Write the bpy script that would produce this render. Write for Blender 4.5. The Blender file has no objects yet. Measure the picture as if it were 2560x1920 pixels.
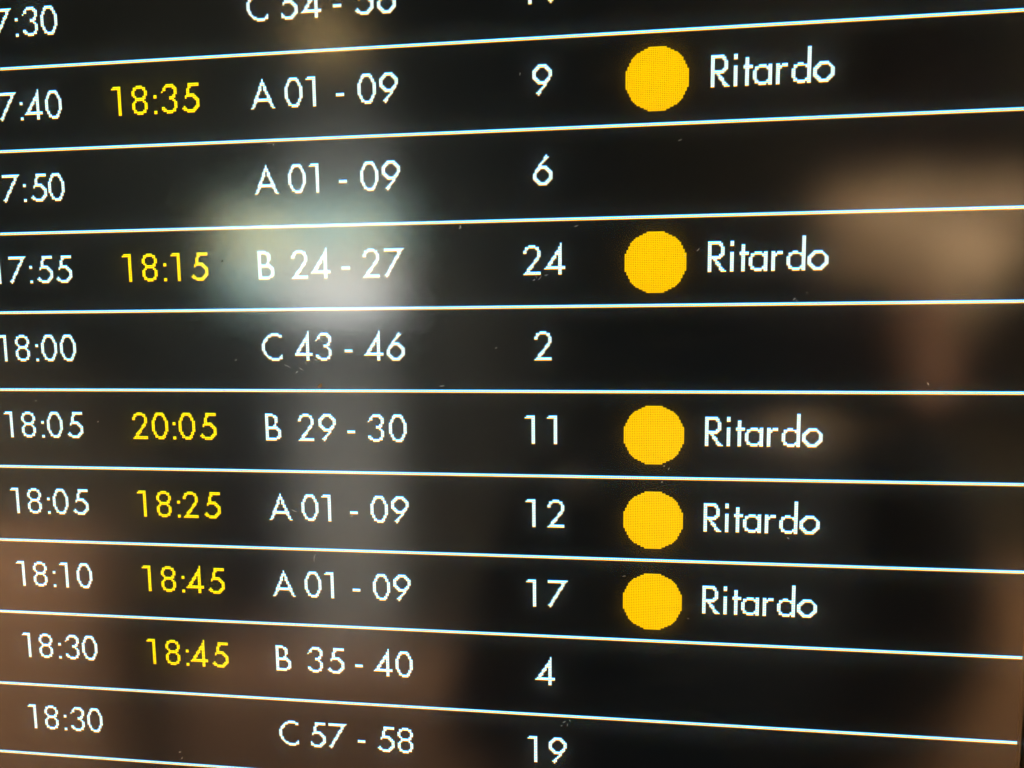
import bpy, bmesh, math, random
from mathutils import Vector, Matrix
random.seed(4)
C = bpy.context.scene.collection
sc = bpy.context.scene

# ------------------------------------------------------------------ camera
PITCH = 0.0005                       # one display pixel, metres
cam = bpy.data.cameras.new('camera')
cam.sensor_width = 36.0
cam.lens = 36.0 * 1815.2 / 2560.0
cam.clip_start = 0.005
cam.clip_end = 60
cam.dof.use_dof = True
cam.dof.focus_distance = 0.2155
cam.dof.aperture_fstop = 14.0
cam_o = bpy.data.objects.new('camera', cam)
C.objects.link(cam_o)
# rows: image right, image down, into the picture, in display axes (x right, y down, z into the display)
RC = ((0.99210290, 0.01059315, 0.12497851),
      (0.00216264, 0.99483428, -0.10148933),
      (-0.12540799, 0.10095814, 0.98695506))
def dvec(a):                         # display axes -> world (display stands in the plane y = 0, facing -y)
    return Vector((a[0], a[2], -a[1]))
right, down, fwd = dvec(RC[0]), dvec(RC[1]), dvec(RC[2])
pos = Vector((358.9 * PITCH, -418.51 * PITCH, -149.9 * PITCH))
M = Matrix.Identity(4)
for i in range(3):
    M[i][0], M[i][1], M[i][2], M[i][3] = right[i], -down[i], -fwd[i], pos[i]
cam_o.matrix_world = M
sc.camera = cam_o

# ------------------------------------------------------------------ world, exposure
w = bpy.data.worlds.new('World'); sc.world = w; w.use_nodes = True
bg = w.node_tree.nodes['Background']
bg.inputs[0].default_value = (0.9, 0.85, 0.7, 1); bg.inputs[1].default_value = 0.008
sc.view_settings.view_transform = 'Standard'
sc.view_settings.look = 'None'
sc.view_settings.exposure = 0.0
sc.cycles.use_denoising = True
sc.cycles.denoising_prefilter = 'ACCURATE'
sc.cycles.filter_width = 1.45
sc.cycles.max_bounces = 8
sc.cycles.transparent_max_bounces = 16
sc.cycles.caustics_reflective = False
sc.cycles.sample_clamp_indirect = 6

# ------------------------------------------------------------------ helpers
def link(name, me, m, parent=None):
    o = bpy.data.objects.new(name, me); C.objects.link(o)
    if m is not None and not me.materials: me.materials.append(m)
    o.parent = parent
    return o
def empty(name, loc=(0, 0, 0), parent=None):
    o = bpy.data.objects.new(name, None); C.objects.link(o); o.location = loc; o.parent = parent
    o.empty_display_size = 0.01
    return o
def tag(o, label, cat, group=None, kind=None):
    if label: o['label'] = label
    if cat: o['category'] = cat
    if group: o['group'] = group
    if kind: o['kind'] = kind
    return o
def box_mesh(name, lo, hi, bev=0.0):
    bm = bmesh.new()
    bmesh.ops.create_cube(bm, size=1)
    for v in bm.verts:
        v.co = Vector([lo[i] + (v.co[i] + .5) * (hi[i] - lo[i]) for i in range(3)])
    if bev: bmesh.ops.bevel(bm, geom=bm.edges[:], offset=bev, segments=2, affect='EDGES')
    me = bpy.data.meshes.new(name); bm.to_mesh(me); bm.free()
    return me
def mat(name):
    m = bpy.data.materials.new(name); m.use_nodes = True
    nt = m.node_tree; nt.nodes.clear()
    out = nt.nodes.new('ShaderNodeOutputMaterial')
    return m, nt, out
def N(nt, t, **kw):
    n = nt.nodes.new(t)
    for k, v in kw.items(): setattr(n, k, v)
    return n
def math_(nt, op, a, b=None, c=None):
    n = nt.nodes.new('ShaderNodeMath'); n.operation = op
    for i, x in enumerate((a, b, c)):
        if x is None: continue
        if hasattr(x, 'links') or hasattr(x, 'is_linked'): nt.links.new(x, n.inputs[i])
        else: n.inputs[i].default_value = x
    return n.outputs[0]
def plain(name, col, rough=0.6, noise=0.0, scale=8.0, metal=0.0, stretch=(1, 1, 1)):
    m, nt, out = mat(name)
    p = N(nt, 'ShaderNodeBsdfPrincipled')
    p.inputs['Roughness'].default_value = rough; p.inputs['Metallic'].default_value = metal
    tc = N(nt, 'ShaderNodeTexCoord'); mp = N(nt, 'ShaderNodeMapping')
    mp.inputs['Scale'].default_value = stretch
    nz = N(nt, 'ShaderNodeTexNoise'); nz.inputs['Scale'].default_value = scale; nz.inputs['Detail'].default_value = 5
    cr = N(nt, 'ShaderNodeValToRGB')
    cr.color_ramp.elements[0].position = .3; cr.color_ramp.elements[1].position = .7
    cr.color_ramp.elements[0].color = [c * (1 - noise) for c in col] + [1]
    cr.color_ramp.elements[1].color = [min(1, c * (1 + noise)) for c in col] + [1]
    nt.links.new(tc.outputs['Object'], mp.inputs[0]); nt.links.new(mp.outputs[0], nz.inputs['Vector'])
    nt.links.new(nz.outputs[0], cr.inputs[0]); nt.links.new(cr.outputs[0], p.inputs['Base Color'])
    nt.links.new(p.outputs[0], out.inputs[0])
    return m
def glow(name, col, strength, noise=0.15):
    m, nt, out = mat(name)
    e = N(nt, 'ShaderNodeEmission')
    tc = N(nt, 'ShaderNodeTexCoord'); nz = N(nt, 'ShaderNodeTexNoise'); nz.inputs['Scale'].default_value = 3
    nt.links.new(tc.outputs['Object'], nz.inputs['Vector'])
    s = math_(nt, 'MULTIPLY_ADD', nz.outputs[0], strength * noise * 2, strength * (1 - noise))
    nt.links.new(s, e.inputs[1]); e.inputs[0].default_value = (*col, 1)
    nt.links.new(e.outputs[0], out.inputs[0])
    return m

# ------------------------------------------------------------------ display materials
# Each display pixel is three stripes lying one above the other: blue on top, green, red below,
# with a thin dark matrix between the pixels.
def pixel_stripes(nt, bands=((.02, .38), (.17, .83), (.60, .98))):
    tc = N(nt, 'ShaderNodeTexCoord'); sx = N(nt, 'ShaderNodeSeparateXYZ')
    nt.links.new(tc.outputs['Object'], sx.inputs[0])
    fz = math_(nt, 'FRACT', math_(nt, 'MULTIPLY', sx.outputs['Z'], -1 / PITCH))   # 0 top .. 1 bottom of the pixel
    fx = math_(nt, 'FRACT', math_(nt, 'MULTIPLY', sx.outputs['X'], 1 / PITCH))
    def band(f, a, b, s=0.08):
        n1 = N(nt, 'ShaderNodeMapRange', interpolation_type='SMOOTHSTEP')
        n1.inputs[1].default_value = a - s; n1.inputs[2].default_value = a + s
        n2 = N(nt, 'ShaderNodeMapRange', interpolation_type='SMOOTHSTEP')
        n2.inputs[1].default_value = b - s; n2.inputs[2].default_value = b + s
        nt.links.new(f, n1.inputs[0]); nt.links.new(f, n2.inputs[0])
        return math_(nt, 'SUBTRACT', n1.outputs[0], n2.outputs[0])
    gx = band(fx, 0.07, 0.93)
    return [math_(nt, 'MULTIPLY', band(fz, a, b), gx) for a, b in bands]
def lit_pixels(name, rgb, *bands):
    m, nt, out = mat(name)
    B, G, R = pixel_stripes(nt, *bands)
    prim = ((B, (.01, .08, 1.0), rgb[2]), (G, (.04, 1.0, .0), rgb[1]), (R, (1.0, .03, .0), rgb[0]))
    ch = []
    for k in range(3):
        acc = None
        for band, pc, st in prim:
            t = math_(nt, 'MULTIPLY', band, pc[k] * st)
            acc = t if acc is None else math_(nt, 'ADD', acc, t)
        ch.append(acc)
    cc = N(nt, 'ShaderNodeCombineXYZ')
    for k in range(3): nt.links.new(ch[k], cc.inputs[k])
    e = N(nt, 'ShaderNodeEmission'); e.inputs[1].default_value = 1
    nt.links.new(cc.outputs[0], e.inputs[0]); nt.links.new(e.outputs[0], out.inputs[0])
    return m
M_WHITE = lit_pixels('white_pixels', (3.1, 2.1, 4.3))
M_LINE = lit_pixels('line_pixels', (2.6, 1.7, 3.3))
M_YELLOW = lit_pixels('yellow_pixels', (2.2, 1.5, 0.0), ((0, .1), (.08, .86), (.20, .98)))
M_DOT = lit_pixels('amber_pixels', (1.62, .84, 0.0), ((0, .1), (.05, .93), (.09, .98)))

def panel_mat():                     # black LCD: faint backlight leaking through the pixel grid
    m, nt, out = mat('dark_pixels')
    B, G, R = pixel_stripes(nt)
    s = math_(nt, 'ADD', math_(nt, 'ADD', B, G), R)
    tc = N(nt, 'ShaderNodeTexCoord'); nz = N(nt, 'ShaderNodeTexNoise'); nz.inputs['Scale'].default_value = 9
    nt.links.new(tc.outputs['Object'], nz.inputs['Vector'])
    s = math_(nt, 'MULTIPLY', s, math_(nt, 'MULTIPLY_ADD', nz.outputs[0], .0035, .0008))
    e = N(nt, 'ShaderNodeEmission'); e.inputs[0].default_value = (.78, .96, 1.1, 1); nt.links.new(s, e.inputs[1])
    d = N(nt, 'ShaderNodeBsdfDiffuse'); d.inputs[0].default_value = (.006, .006, .006, 1)
    a = N(nt, 'ShaderNodeAddShader'); nt.links.new(e.outputs[0], a.inputs[0]); nt.links.new(d.outputs[0], a.inputs[1])
    nt.links.new(a.outputs[0], out.inputs[0])
    return m
M_PANEL = panel_mat()

GLASS = dict(rough1=.15, rough2=.34, wide=.18, refl=2.3, haze=.055)
def glass_mat():                     # front of the anti-glare cover glass
    m, nt, out = mat('anti_glare_glass')
    L = nt.links.new
    tc = N(nt, 'ShaderNodeTexCoord')
    tr = N(nt, 'ShaderNodeBsdfTransparent'); tr.inputs[0].default_value = (.97, .98, .97, 1)
    tl = N(nt, 'ShaderNodeBsdfTranslucent'); tl.inputs[0].default_value = (1, 1, 1, 1)
    mx = N(nt, 'ShaderNodeMixShader'); mx.inputs[0].default_value = GLASS['haze']
    L(tr.outputs[0], mx.inputs[1]); L(tl.outputs[0], mx.inputs[2])
    # greasy wipe marks and fine dust: they scatter a little light
    mp = N(nt, 'ShaderNodeMapping'); mp.inputs['Scale'].default_value = (1, 1, 4)
    mp.inputs['Rotation'].default_value = (0, .12, 0)
    L(tc.outputs['Object'], mp.inputs[0])
    n1 = N(nt, 'ShaderNodeTexNoise'); n1.inputs['Scale'].default_value = 38; n1.inputs['Detail'].default_value = 8
    n1.inputs['Roughness'].default_value = .68; n1.inputs['Distortion'].default_value = .8
    L(mp.outputs[0], n1.inputs['Vector'])
    r1 = N(nt, 'ShaderNodeMapRange'); r1.inputs[1].default_value = .52; r1.inputs[2].default_value = .85
    r1.inputs[4].default_value = .10
    L(n1.outputs[0], r1.inputs[0])
    v = N(nt, 'ShaderNodeTexVoronoi'); v.inputs['Scale'].default_value = 260
    L(tc.outputs['Object'], v.inputs['Vector'])
    dots = math_(nt, 'LESS_THAN', v.outputs['Distance'], .10)
    sp = N(nt, 'ShaderNodeSeparateColor'); L(v.outputs['Color'], sp.inputs[0])
    few = math_(nt, 'GREATER_THAN', sp.outputs[0], .94)
    dust = math_(nt, 'MULTIPLY', math_(nt, 'MULTIPLY', dots, few), .16)
    fac = math_(nt, 'MAXIMUM', r1.outputs[0], dust)
    df = N(nt, 'ShaderNodeBsdfDiffuse'); df.inputs[0].default_value = (.55, .55, .52, 1)
    df2 = N(nt, 'ShaderNodeBsdfTranslucent'); df2.inputs[0].default_value = (.8, .8, .8, 1)
    ad = N(nt, 'ShaderNodeMixShader'); ad.inputs[0].default_value = .5
    L(df.outputs[0], ad.inputs[1]); L(df2.outputs[0], ad.inputs[2])
    mx2 = N(nt, 'ShaderNodeMixShader'); L(fac, mx2.inputs[0]); L(mx.outputs[0], mx2.inputs[1]); L(ad.outputs[0], mx2.inputs[2])
    # reflection of the hall: two lobes of a fine etched surface
    bn = N(nt, 'ShaderNodeTexNoise'); bn.inputs['Scale'].default_value = 1500; bn.inputs['Detail'].default_value = 1
    L(tc.outputs['Object'], bn.inputs['Vector'])
    bp = N(nt, 'ShaderNodeBump'); bp.inputs['Strength'].default_value = .03; bp.inputs['Distance'].default_value = .0002
    L(bn.outputs[0], bp.inputs['Height'])
    g1 = N(nt, 'ShaderNodeBsdfGlossy'); g1.inputs['Roughness'].default_value = GLASS['rough1']
    g2 = N(nt, 'ShaderNodeBsdfGlossy'); g2.inputs['Roughness'].default_value = GLASS['rough2']
    g1.distribution = 'BECKMANN'; g2.distribution = 'BECKMANN'
    for g in (g1, g2): L(bp.outputs[0], g.inputs['Normal'])
    gm = N(nt, 'ShaderNodeMixShader'); gm.inputs[0].default_value = GLASS['wide']
    L(g1.outputs[0], gm.inputs[1]); L(g2.outputs[0], gm.inputs[2])
    fr = N(nt, 'ShaderNodeFresnel'); fr.inputs[0].default_value = 1.5
    k = math_(nt, 'MULTIPLY', fr.outputs[0], GLASS['refl'])
    fin = N(nt, 'ShaderNodeMixShader'); L(k, fin.inputs[0]); L(mx2.outputs[0], fin.inputs[1]); L(gm.outputs[0], fin.inputs[2])
    L(fin.outputs[0], out.inputs[0])
    return m
def clear_mat():
    m, nt, out = mat('glass_inside')
    t = N(nt, 'ShaderNodeBsdfTransparent'); t.inputs[0].default_value = (.985, .99, .985, 1)
    nt.links.new(t.outputs[0], out.inputs[0])
    return m
M_GLASS, M_CLEAR = glass_mat(), clear_mat()
M_BEZEL = plain('brown_anodised_frame', (.085, .045, .012), .42, .25, 60, .3)
M_CASE = plain('black_case', (.02, .02, .02), .5, .2, 40)

# ------------------------------------------------------------------ bitmap lettering (columns lit in each pixel row)
F = {
'0': '3-7;2-8;2-3,7-8;1-2,8-9*2;0-1,9-10*7;1-2,8-9*2;2-3,7-8;2-8;4-7',
'1': '1-5;0-5;4-5*15',
'2': '3-6;1-8;1-2,7-8;0-1,8-9*2;8-9*2;7-8;6-8;6-7;5-6;4-5;3-5;2-4;2-3;1-9;0-9',
'3': '3-7;2-8;1-2,7-9;1-2,8-9;0,8-9;8-9;7-8;5-8;5-7;7-8;8-9*3;0-1,8-9;0-2,7-8;1-8;3-6',
'4': '@-1;9*2;8-9*2;7-9;6-9*2;5-6,8-9;4-6,8-9;4-5,8-9;3-4,8-9;2-4,8-9;2-3,8-9;1-11;0-11;8-9*3',
'5': '4-10*2;4-5;3-4*3;3-7;2-8;2,7-9;8-10;9-10*3;1,8-10;0-2,7-9;1-8;3-7',
'6': '7;6-8;6-7;5-6;4-5;3-4;3-7;2-8;1-3,7-9;1-2,8-10;0-1,9-10*3;0-2,8-10;1-3,7-9;2-8;3-7',
'7': '0-11;0-10;8-9*2;7-8;6-8;6-7;5-6*2;4-5;3-5;3-4;2-3*2;1-2;0-2;1',
'8': '3-6;1-8;1-2,7-8;0-1,8-9*3;1-2,7-8;2-8;2-7;1-2,7-8;0-1,8-9*4;1-2,7-8;1-8;3-6',
'9': '3-7;2-8;1-3,7-9;0-2,8-10;0-1,9-10*3;0-2,8-9;1-3,7-9;2-8;3-7;6-7;5-6;4-5;3-4;2-4;3',
':': '@6;0-1*2;;;;;;;;0-1*2',
'-': '@10;0-4*2',
'A': '7*2;6-8*2;5-6,8-9*3;4-5,9-10*2;3-4,10-11*2;2-12*2;2-3,11-12;1-2,12-13*2;0-1,13-14',
'B': '0-4;0-6;0-1,5-7;0-1,6-7*3;0-1,6;0-1,5-6;0-7;0-8;0-1,7-9;0-1,8-9*3;0-1,7-9;0-8;0-6',
'C': '6-10;4-12;3-5,11-12;2-3;1-3;1-2;0-1*5;1-2*2;2-3,12;3-5,11-12;4-12;6-10',
'R': '0-6;0-7;0-1,6-7;0-1,7-8*4;0-1,6-8;0-7;0-6;0-1,3-4;0-1,4-5;0-1,4-6;0-1,5-6;0-1,6-7;0-1,6-8;0-1,7-9',
'i': '0-1*3;;;;0-1*11',
't': '@2;1-2*4;0-4*2;1-2*9',
'a': '@6;3-6,8-9;1-9;1-2,7-9;0-1,8-9*5;1-2,7-9;1-9;3-6,8-9',
'r': '@6;0-1,3-5;0-5;0-2;0-1*8',
'd': '@-2;8-9*8;3-5,8-9;1-9;1-2,7-9;0-1,8-9*5;1-2,7-9;1-9;3-6,8-9',
'o': '@6;3-7;2-8;1-3,8-9;0-2,9-10;0-1,9-10*3;0-2,8-10;1-3,7-9;2-8;3-7',
}
KIND = {':': 'colon', '-': 'dash'}
def rows_of(ch, clip=0):
    r = 0; out = []
    for tok in F[ch].split(';'):
        if tok.startswith('@'): r = int(tok[1:]); continue
        n = 1
        if '*' in tok: tok, n = tok.split('*'); n = int(n)
        for _ in range(n):
            for seg in (tok.split(',') if tok else []):
                a, b = (seg.split('-') + [seg])[:2] if '-' in seg else (seg, seg)
                a, b = int(a), int(b)
                a = max(a, clip)
                if b >= a: out.append((r, a, b))
            r += 1
    return out
def run_mesh(name, runs):            # thin lit cells, one quad per run of pixels in a row
    vs, fs = [], []
    for r, a, b in runs:
        x0, x1, z0, z1 = a * PITCH, (b + 1) * PITCH, -(r + 1) * PITCH, -r * PITCH
        k = len(vs)
        vs += [(x0, 0, z0), (x1, 0, z0), (x1, 0, z1), (x0, 0, z1)]
        fs.append((k, k + 1, k + 2, k + 3))
    me = bpy.data.meshes.new(name); me.from_pydata(vs, [], fs); me.update()
    return me
_cache = {}
def glyph(ch, m, clip=0):
    key = (ch, m.name, clip)
    if key not in _cache:
        me = run_mesh(KIND.get(ch, 'digit' if ch.isdigit() else 'letter'), rows_of(ch, clip)); me.materials.append(m)
        _cache[key] = me
    return _cache[key]

# ------------------------------------------------------------------ the departure board
board = empty('departure_board', (0, 0, 0))
tag(board, 'black airport departure screen with white and yellow flight times and delay dots', 'departure board')
X0, X1, Y0, Y1 = -150, 590, -112, 560
def pt(x, y, d=0.0): return (x * PITCH, d, -y * PITCH)
link('lcd_panel', box_mesh('lcd_panel', pt(X0, Y1, 0), pt(X1, Y0, .004)), M_PANEL, board)
# cover glass 3 mm in front of the pixels
GY = -.0030
me = box_mesh('cover_glass', (X0 * PITCH, GY, -Y1 * PITCH), (X1 * PITCH, GY + .0020, -Y0 * PITCH))
me.materials.append(M_GLASS); me.materials.append(M_CLEAR)
for p in me.polygons: p.material_index = 0 if p.normal.y < -.9 else 1
link('cover_glass', me, None, board)
# brown frame round the display, standing proud of the glass
T = 60
for n, lo, hi in (('frame_bar', (X1, Y0 - T), (X1 + T, Y1 + T)), ('frame_bar', (X0 - T, Y0 - T), (X0, Y1 + T)),
                  ('frame_bar', (X0, Y0 - T), (X1, Y0)), ('frame_bar', (X0, Y1), (X1, Y1 + T))):
    link(n, box_mesh(n, (lo[0] * PITCH, -.0045, -hi[1] * PITCH), (hi[0] * PITCH, .012, -lo[1] * PITCH), .0006), M_BEZEL, board)
link('back_case', box_mesh('back_case', (X0 * PITCH, .0045, -Y1 * PITCH), (X1 * PITCH, .045, -Y0 * PITCH), .001), M_CASE, board)

D = 49.3566
def ln(k): return round(D * k)
line_me = run_mesh('divider_line', [(-1, X0 + 6, X1 - 1), (0, X0 + 6, X1 - 1)]); line_me.materials.append(M_LINE)
for k in range(-1, 11):
    o = link('divider_line', line_me, None, board); o.location = (0, -.0002, -ln(k) * PITCH)

def text(name, chars, row, m, label, dy=14):
    e = empty(name, (0, -.0002, -(ln(row) + dy) * PITCH), board)
    e['label'] = label
    for ch, x, *cl in chars:
        me = glyph(ch, m, cl[0] if cl else 0)
        o = link(me.name.split('.')[0], me, None, e); o.location = (x * PITCH, 0, 0)
    return e
def time_cells(s, base):
    off = {0: {'1': 2 if base < 0 else 1, '2': 1}, 1: {'8': 14, '0': 14, '7': 14}, 2: {':': 28},
           3: {'3': 33, '0': 32, '2': 32, '1': 33, '4': 31, '5': 33}, 4: {'5': 46, '0': 45}}
    return [(c, base + off[i][c]) for i, c in enumerate(s)]
TIMES = ['17:30', '17:40', '17:50', '17:55', '18:00', '18:05', '18:05', '18:10', '18:30', '18:30']
NEW = {1: '18:35', 3: '18:15', 5: '20:05', 6: '18:25', 7: '18:45', 8: '18:45'}
DESK = ['C54-56', 'A01-09', 'A01-09', 'B24-27', 'C43-46', 'B29-30', 'A01-09', 'A01-09', 'B35-40', 'C57-58']
GATE = ['19', '9', '6', '24', '2', '11', '12', '17', '4', '19']
LATE = [1, 3, 5, 6, 7]
# the status dot: a disc 34 pixels across drawn in pixel rows
runs = []
for r in range(34):
    h = math.sqrt(max(0, 17.2 ** 2 - (r - 16.5) ** 2)); n = round(h)
    runs.append((r, 17 - n, 16 + n))
dot_me = run_mesh('status_dot', runs); dot_me.materials.append(M_DOT)
for i in range(10):
    row = i - 1
    text('departure_time', time_cells(TIMES[i], {0: -23, 1: -24}.get(i, -26)), row, M_WHITE, 'white scheduled departure time reading ' + TIMES[i])
    if i in NEW: text('new_departure_time', time_cells(NEW[i], 64), row, M_YELLOW, 'yellow delayed departure time reading ' + NEW[i])
    s = DESK[i]; cells = [(s[0], 153)]
    for j, ch in enumerate(s[1:]):
        if j == 0: cells.append((ch, 173, 1) if ch in '45' else (ch, 174))
        elif j == 1: cells.append((ch, 186 if ch in '47' else 187))
        elif j == 2: cells.append((ch, 205))
        elif j == 3: cells.append((ch, 217 if ch == '4' else 218))
        else: cells.append((ch, 231))
    text('desk_range', cells, row, M_WHITE, 'white desk letter and numbers reading %s %s' % (s[0], s[1:].replace('-', ' - ')))
    g = GATE[i]
    if len(g) == 1: cells = [(g, 318 if g == '4' else 319)]
    else: cells = [(g[0], 313), (g[1], 325 if g[1] == '4' else 326)]
    text('gate_number', cells, row, M_WHITE, 'white number reading ' + g)
    if i in LATE:
        o = link('status_dot', dot_me, None, board); o.location = (370.4 * PITCH, -.0002, -(ln(row) + 8) * PITCH)
        text('status_text', [('R', 416), ('i', 428), ('t', 433), ('a', 438), ('r', 450), ('d', 458), ('o', 469)], row, M_WHITE,
             'white word reading Ritardo')

# ------------------------------------------------------------------ specks stuck to the glass
M_FLAKE = plain('dry_brown_flake', (.55, .36, .16), .7, .35, 900)
M_LINT = plain('pale_lint', (.75, .74, .68), .8, .2, 700)
M_GRIT = plain('dark_grit', (.015, .013, .01), .6, .2, 900)
def flake(name, x, y, w_, h_, rot, m, seed, n=9):
    rnd = random.Random(seed); bm = bmesh.new(); c0 = []
    for i in range(n):
        a = 2 * math.pi * i / n; k = .65 + .5 * rnd.random()
        c0.append((math.cos(a) * w_ / 2 * k, math.sin(a) * h_ / 2 * k))
    c, s = math.cos(rot), math.sin(rot)
    bot = [bm.verts.new(((u * c - v * s), 0, (u * s + v * c))) for u, v in c0]
    top = [bm.verts.new(((u * c - v * s) * .7, -.00022 * (.5 + rnd.random()), (u * s + v * c) * .7)) for u, v in c0]
    bm.faces.new(bot); bm.faces.new(list(reversed(top)))
    for i in range(n): bm.faces.new((bot[i], top[i], top[(i + 1) % n], bot[(i + 1) % n]))
    bmesh.ops.recalc_face_normals(bm, faces=bm.faces[:])
    me = bpy.data.meshes.new(name); bm.to_mesh(me); bm.free()
    o = link(name, me, m); o.location = pt(x, y, GY - .00005)
    return o
f = flake('brown_flake', 191.2, 193.5, .0022, .0011, .75, M_FLAKE, 3)
tag(f, 'small dry brown flake stuck to the glass just below C 43 - 46', 'flake')
f = flake('black_grit', 133.3, 118.7, .0009, .0007, .2, M_GRIT, 8)
tag(f, 'tiny black grain on the glass between yellow 18:15 and B 24', 'grit')
# fine scratches and lint on the front of the glass: position, length (display pixels) and slant
MARKS = [(166.2, 51.9, 3.5, 0.1), (168.6, 52.7, 2.0, 1.2), (277.9, 102.2, 1.9, 1.9), (277.7, 103.1, 1.4, 0.4), (343.4, 103.6, 2.7, 0.35), (461.2, 145.5, 2.1, 0.8), (462.7, 146.4, 2.5, 2.2), (473.7, 147.2, 1.7, 1.6), (467.8, 142.2, 0.8, 0), (335.7, 395.5, 2.2, 0.5), (337.7, 397.2, 1.9, 1.4), (339.3, 394.3, 1.5, 2), (334.3, 397.9, 1.2, 0.2), (171.7, 181.6, 4.6, -0.4), (179.7, 183.3, 3.5, -0.6), (183.1, 179.9, 3.0, -1.1), (177.1, 185.2, 2.5, 0.7), (189.3, 178.0, 3.5, -0.5), (320.8, 130.8, 3.2, 2.0), (323.1, 131.9, 3.7, 0.9), (326.7, 130.4, 2.3, 0.2), (319.7, 133.0, 1.8, 0.6), (410.0, 118.1, 2.2, 0.8), (402.9, 121.2, 2.6, 1.9), (392.9, 238.7, 1.1, 0.3), (395.6, 240.2, 1.4, 1.1), (391.9, 247.9, 1.1, 0.7), (531.6, 191.6, 1.8, -1), (540.9, 197.0, 1.4, 1.3), (297.5, 171.3, 1.4, 0.4), (88.7, 435.9, 2.8, 1.0), (87.5, 431.8, 2.0, 0.3), (139.0, 177.9, 1.3, 0.5), (407.5, 327.9, 1.1, 0), (364.7, 340.0, 1.2, 1), (183.3, 299.4, 5.7, 1.4), (171.7, 270.1, 3.6, -0.4), (312.8, 20.5, 1.8, 1.4), (4.4, 203.4, 1.4, 0.3), (45.9, 216.3, 1.1, 0.8), (105.4, 268.7, 1.3, 0), (265.4, 193.4, 2.9, 0.1), (399.6, 59.2, 2.2, 0.4), (465.8, 272.7, 2.0, 0.9), (461.6, 278.6, 1.7, -0.7), (208.3, 272.4, 2.0, 0.3), (370.8, 303.9, 2.1, 0.2)]
vs, fs = [], []
for x, y, l, a in MARKS:
    n = 5; bend = random.uniform(-.5, .5); wd = random.uniform(.12, .26)
    for i in range(n):
        t = i / (n - 1) - .5; aa = a + bend * t
        px, py = x + math.cos(aa) * l * t, y - math.sin(aa) * l * t
        k = wd * (1 - 1.6 * abs(t)) * random.uniform(.6, 1.3)
        nx, ny = -math.sin(aa) * k, -math.cos(aa) * k
        vs += [pt(px + nx, py + ny, GY - .00006), pt(px - nx, py - ny, GY - .00006)]
        if i: b = len(vs) - 4; fs.append((b, b + 1, b + 3, b + 2))
me = bpy.data.meshes.new('scratches'); me.from_pydata(vs, [], fs); me.update()
m_, nt_, out_ = mat('scratch_lint')
d_ = N(nt_, 'ShaderNodeBsdfDiffuse'); d_.inputs[0].default_value = (.3, .3, .28, 1)
t_ = N(nt_, 'ShaderNodeBsdfTranslucent'); t_.inputs[0].default_value = (.3, .3, .28, 1)
a_ = N(nt_, 'ShaderNodeAddShader'); nt_.links.new(d_.outputs[0], a_.inputs[0]); nt_.links.new(t_.outputs[0], a_.inputs[1])
nt_.links.new(a_.outputs[0], out_.inputs[0])
o = link('scratches', me, m_, board); o['kind'] = 'stuff'


# ------------------------------------------------------------------ what the glass reflects: the hall in front of the board
M_WALL = plain('dark_olive_plaster', (.06, .05, .033), .9, .3, 1.2)
M_WOOD = plain('warm_timber', (.42, .235, .135), .55, .2, 2.5, 0, (1, 1, .2))
M_STONE = plain('pale_stone', (.44, .45, .43), .7, .12, 3)
wall = link('hall_wall', box_mesh('hall_wall', (-9, -4.9, -4), (9, -4.6, 4.5)), M_WALL)
tag(wall, None, None, kind='structure')
fl = link('hall_floor', box_mesh('hall_floor', (-9, -4.6, -4.2), (9, 1.5, -4.0)), plain('brown_floor', (.16, .11, .07), .5, .3, 2))
tag(fl, None, None, kind='structure')
def thing(name, lo, hi, m, label, cat, bev=.02):
    o = link(name, box_mesh(name, lo, hi, bev), m); tag(o, label, cat); return o
thing('stone_pillar', (-1.72, -4.4, -4), (-1.08, -4.0, 1.6), M_STONE, 'pale square stone pillar standing across the hall', 'pillar')
thing('timber_partition', (-5.5, -4.3, -4), (-3.2, -4.15, -1.6), M_WOOD, 'warm brown timber partition at the left end of the hall', 'partition')
thing('added_dark_panel', (-2.8, -4.5, -4), (-1.9, -4.35, .6), plain('navy_darkening', (.006, .008, .014), .7, .2, 5), 'dark navy panel added to darken the reflection between the timber partition and the pillar', 'panel')  # added panel, makes the dark band in the reflection
thing('timber_counter', (-2.05, -3.6, -4), (-.35, -3.2, -1.95), M_WOOD, 'long brown timber counter in front of the pillar', 'counter')
thing('timber_screen', (1.9, -4.3, -4), (3.3, -4.15, -1.7), M_WOOD, 'brown timber screen at the right end of the hall', 'partition')
# luminaires: housing + diffuser
def luminaire(name, x0, x1, z0, z1, y, col, st, label):
    t = empty(name, ((x0 + x1) / 2, y, (z0 + z1) / 2))
    tag(t, label, 'lamp')
    hx, hz = (x1 - x0) / 2, (z1 - z0) / 2
    link('housing', box_mesh('housing', (-hx - .02, -.06, -hz - .02), (hx + .02, -.004, hz + .02), .004), M_CASE, t)
    link('diffuser', box_mesh('diffuser', (-hx, -.003, -hz), (hx, .02, hz), .004), glow(name + '_light', col, st), t)
    return t
luminaire('lightbox', -2.0, -1.02, .02, .52, -3.94, (.66, 1.0, .92), 10.5, 'wide greenish lightbox on the stone pillar')
luminaire('lightbox', -1.6, -1.03, -.12, .16, -3.86, (.97, 1.0, .95), 12.0, 'cream lightbox under the greenish one')
luminaire('strip_lamp', -1.76, -1.03, .13, .22, -3.84, (1.0, .74, .52), 10, 'long orange strip lamp across the lightbox')
luminaire('tube_lamp', -1.97, -1.53, .31, .39, -3.8, (1.0, .85, .35), 19, 'long warm tube lamp over the lightbox')
luminaire('tube_lamp', -1.22, -1.08, .30, .38, -3.8, (1.0, .85, .35), 19, 'short warm tube lamp beside the long one')
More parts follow.
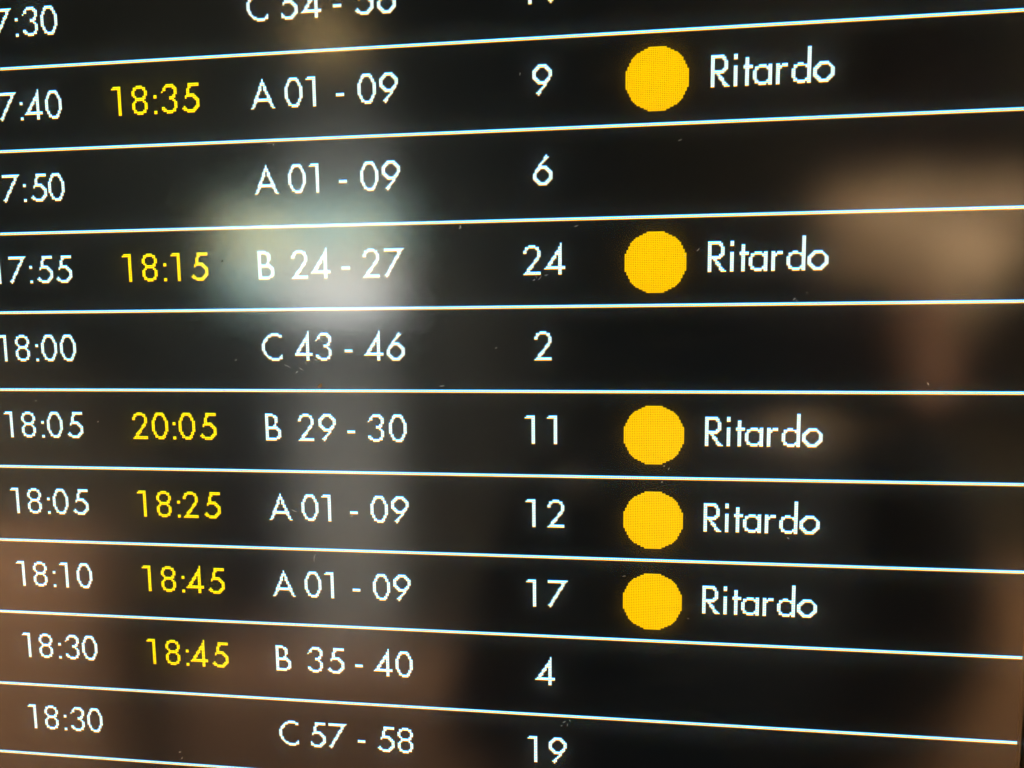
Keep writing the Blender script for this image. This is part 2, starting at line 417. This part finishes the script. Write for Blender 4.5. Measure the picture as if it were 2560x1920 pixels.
luminaire('ceiling_lamp', -1.53, -1.29, 1.46, 1.54, -4.0, (1.0, .68, .28), 17, 'small amber lamp high on the far wall')

# added spots without fixtures, aimed to brighten what the glass reflects
def spot(loc, to, power, col, size=60, blend=1.0, rad=.15):
    l = bpy.data.lights.new('added_spot', 'SPOT'); l.energy = power; l.color = col
    l.spot_size = math.radians(size); l.spot_blend = blend; l.shadow_soft_size = rad
    o = bpy.data.objects.new('added_spot', l); C.objects.link(o); o.location = loc
    o.rotation_euler = (Vector(to) - Vector(loc)).to_track_quat('-Z', 'Y').to_euler()
    return o
spot((-4.0, -2.6, 1.5), (-4.6, -4.2, -3.7), 7800, (1, .86, .66), 70)
spot((-1.2, -1.8, 1.6), (-1.15, -3.4, -3.1), 3300, (1, .86, .7), 60)
spot((2.6, -2.4, 1.2), (2.6, -4.2, -3.4), 5000, (1, .8, .5), 60)
spot((.9, -.08, .3), (.44, -.36, -.03), 270, (1, .88, .68), 44, 1.0, .1)  # added beside the board to light the reflected face and hand
spot((.30, -.08, .55), (.44, -.38, .0), 200, (1, .84, .62), 40, 1.0, .1)  # second added fill on the face, from the other side

spot((-1.0, -2.0, 2.6), (-1.35, -4.1, -.5), 3400, (1, .97, .9), 40)
spot((-3.0, -2.0, 3.2), (-3.0, -4.6, 2.0), 220, (1, .92, .65), 100)
spot((2.6, -2.0, 3.2), (2.6, -4.6, 1.2), 800, (1, .86, .6), 100)

# ------------------------------------------------------------------ the photographer, seen only as a soft reflection
M_SKIN = plain('skin', (.60, .42, .26), .5, .1, 12)
M_HAND = plain('warm_skin', (.50, .24, .13), .5, .1, 12)
M_HAIR = plain('dark_hair', (.02, .014, .01), .5, .3, 80)
M_COAT = plain('black_coat', (.004, .004, .005), 1.0, .3, 60)
M_PHONE = plain('black_phone_back', (.01, .01, .012), .3, .1, 30)
def skin_mesh(name, verts, edges, m, parent, sub=2, root=0):
    me = bpy.data.meshes.new(name); me.from_pydata([v[:3] for v in verts], edges, [])
    o = link(name, me, m, parent)
    md = o.modifiers.new('skin', 'SKIN')
    for i, v in enumerate(verts):
        sv = me.skin_vertices[0].data[i]; r = v[3]; sv.radius = r if isinstance(r, tuple) else (r, r)
        sv.use_root = (i == root)
    s = o.modifiers.new('sub', 'SUBSURF'); s.levels = sub; s.render_levels = sub
    md.use_smooth_shade = True
    return o
ROOT = (.34, -.60, -1.60)
person = empty('person', ROOT)
tag(person, 'person in a black coat leaning aside and holding a phone up to the screen', 'person')
def P(x, y, z): return (x - ROOT[0], y - ROOT[1], z - ROOT[2])
V0 = [(*P(.31, -.64, -.80), (.14, .11)), (*P(.30, -.63, -.55), (.14, .10)), (*P(.30, -.62, -.30), (.15, .095)), (*P(.40, -.57, -.165), .05),
     (*P(.455, -.52, -.055), (.075, .08)), (*P(.475, -.48, .04), (.088, .095)),
     (*P(.13, -.61, -.30), .055), (*P(.06, -.50, -.52), .043), (*P(.12, -.32, -.30), .033), (*P(.16, -.26, -.18), .025),
     (*P(.43, -.60, -.29), .055), (*P(.42, -.50, -.52), .043), (*P(.41, -.32, -.30), .033), (*P(.36, -.26, -.155), .025),
     (*P(.23, -.62, -1.0), .09), (*P(.22, -.60, -1.32), .065), (*P(.22, -.62, -1.58), .045),
     (*P(.39, -.62, -1.0), .09), (*P(.40, -.60, -1.32), .065), (*P(.40, -.62, -1.58), .045)]
Eg = [(0, 1), (1, 2), (2, 3), (3, 4), (4, 5), (2, 6), (6, 7), (7, 8), (8, 9), (2, 10), (10, 11), (11, 12), (12, 13),
      (0, 14), (14, 15), (15, 16), (0, 17), (17, 18), (18, 19)]
V = [(a, b, c, ((r[0] * .5, r[1] * .5) if isinstance(r, tuple) else r * .5) if i in (0, 1, 2, 6, 7, 8, 10, 11, 12, 14, 15, 17, 18) else r) for i, (a, b, c, r) in enumerate(V0)]
body = skin_mesh('body', V, Eg, M_SKIN, person)
Vc = [(a, b, c, (r[0] * 1.25, r[1] * 1.3) if isinstance(r, tuple) else r * 1.4) for a, b, c, r in V0]
keep = [0, 1, 2, 3, 6, 7, 8, 9, 10, 11, 12, 13, 14, 15, 17, 18]
ix = {k: i for i, k in enumerate(keep)}
skin_mesh('coat', [Vc[k] for k in keep], [(ix[a], ix[b]) for a, b in Eg if a in ix and b in ix], M_COAT, person)
# hair: a cap over the skull; nose and ears
def blob(name, c, r, m, cut=None):
    bm = bmesh.new(); bmesh.ops.create_uvsphere(bm, u_segments=24, v_segments=16, radius=1)
    for v in bm.verts: v.co = Vector((c[0] + v.co.x * r[0], c[1] + v.co.y * r[1], c[2] + v.co.z * r[2]))
    if cut: bmesh.ops.delete(bm, geom=[v for v in bm.verts if cut(v.co)], context='VERTS')
    me = bpy.data.meshes.new(name); bm.to_mesh(me); bm.free()
    for p in me.polygons: p.use_smooth = True
    return link(name, me, m, person)
h = P(.478, -.54, .115)
blob('hair', h, (.088, .10, .115), M_HAIR, lambda c: c.y - h[1] > -.01 and c.z - h[2] < .09)
blob('nose', P(.468, -.392, .0), (.014, .018, .022), M_SKIN)
for s in (-1, 1): blob('ear', P(.47 + s * .084, -.51, .01), (.01, .02, .03), M_SKIN)
for s in (-1, 1): blob('eye', P(.469 + s * .032, -.405, .03), (.010, .006, .005), M_HAIR)
# hands: palm plus five bent fingers each, closing on the ends of the phone
def hand(cx, s):
    e = P(cx, -.245, -.105)
    vs = [(e[0] + s * .022, e[1] - .03, e[2] - .03, .024), (e[0] + s * .012, e[1] - .012, e[2] - .004, .026), (e[0] + s * .010, e[1] - .006, e[2] + .02, .020)]
    es = [(0, 1), (1, 2)]
    for k in range(4):
        z = e[2] + .028 - k * .017
        b = len(vs)
        vs += [(e[0] + s * .014, e[1] + .012, z, .0095), (e[0] + s * .002, e[1] + .030, z + .003, .009), (e[0] - s * .020 + s * .002 * k, e[1] + .0335, z + .004, .0075)]
        es += [(1, b), (b, b + 1), (b + 1, b + 2)]
    b = len(vs)
    vs += [(e[0] - s * .006, e[1] - .020, e[2] + .014, .0105), (e[0] - s * .030, e[1] - .0225 + .0, e[2] + .022, .0085)]
    es += [(1, b), (b, b + 1)]
    return skin_mesh('hand', vs, es, M_HAND, person, 2, 1)
hand(.350, 1)
# phone in landscape, its lens where the picture is taken from
ph = empty('phone', (.2515, -.2155, -.0985))
tag(ph, 'black phone held sideways in front of the departure board', 'phone')
link('phone_body', box_mesh('phone_body', (-.0795, -.004, -.0365), (.0795, .004, .0365), .003), M_PHONE, ph)
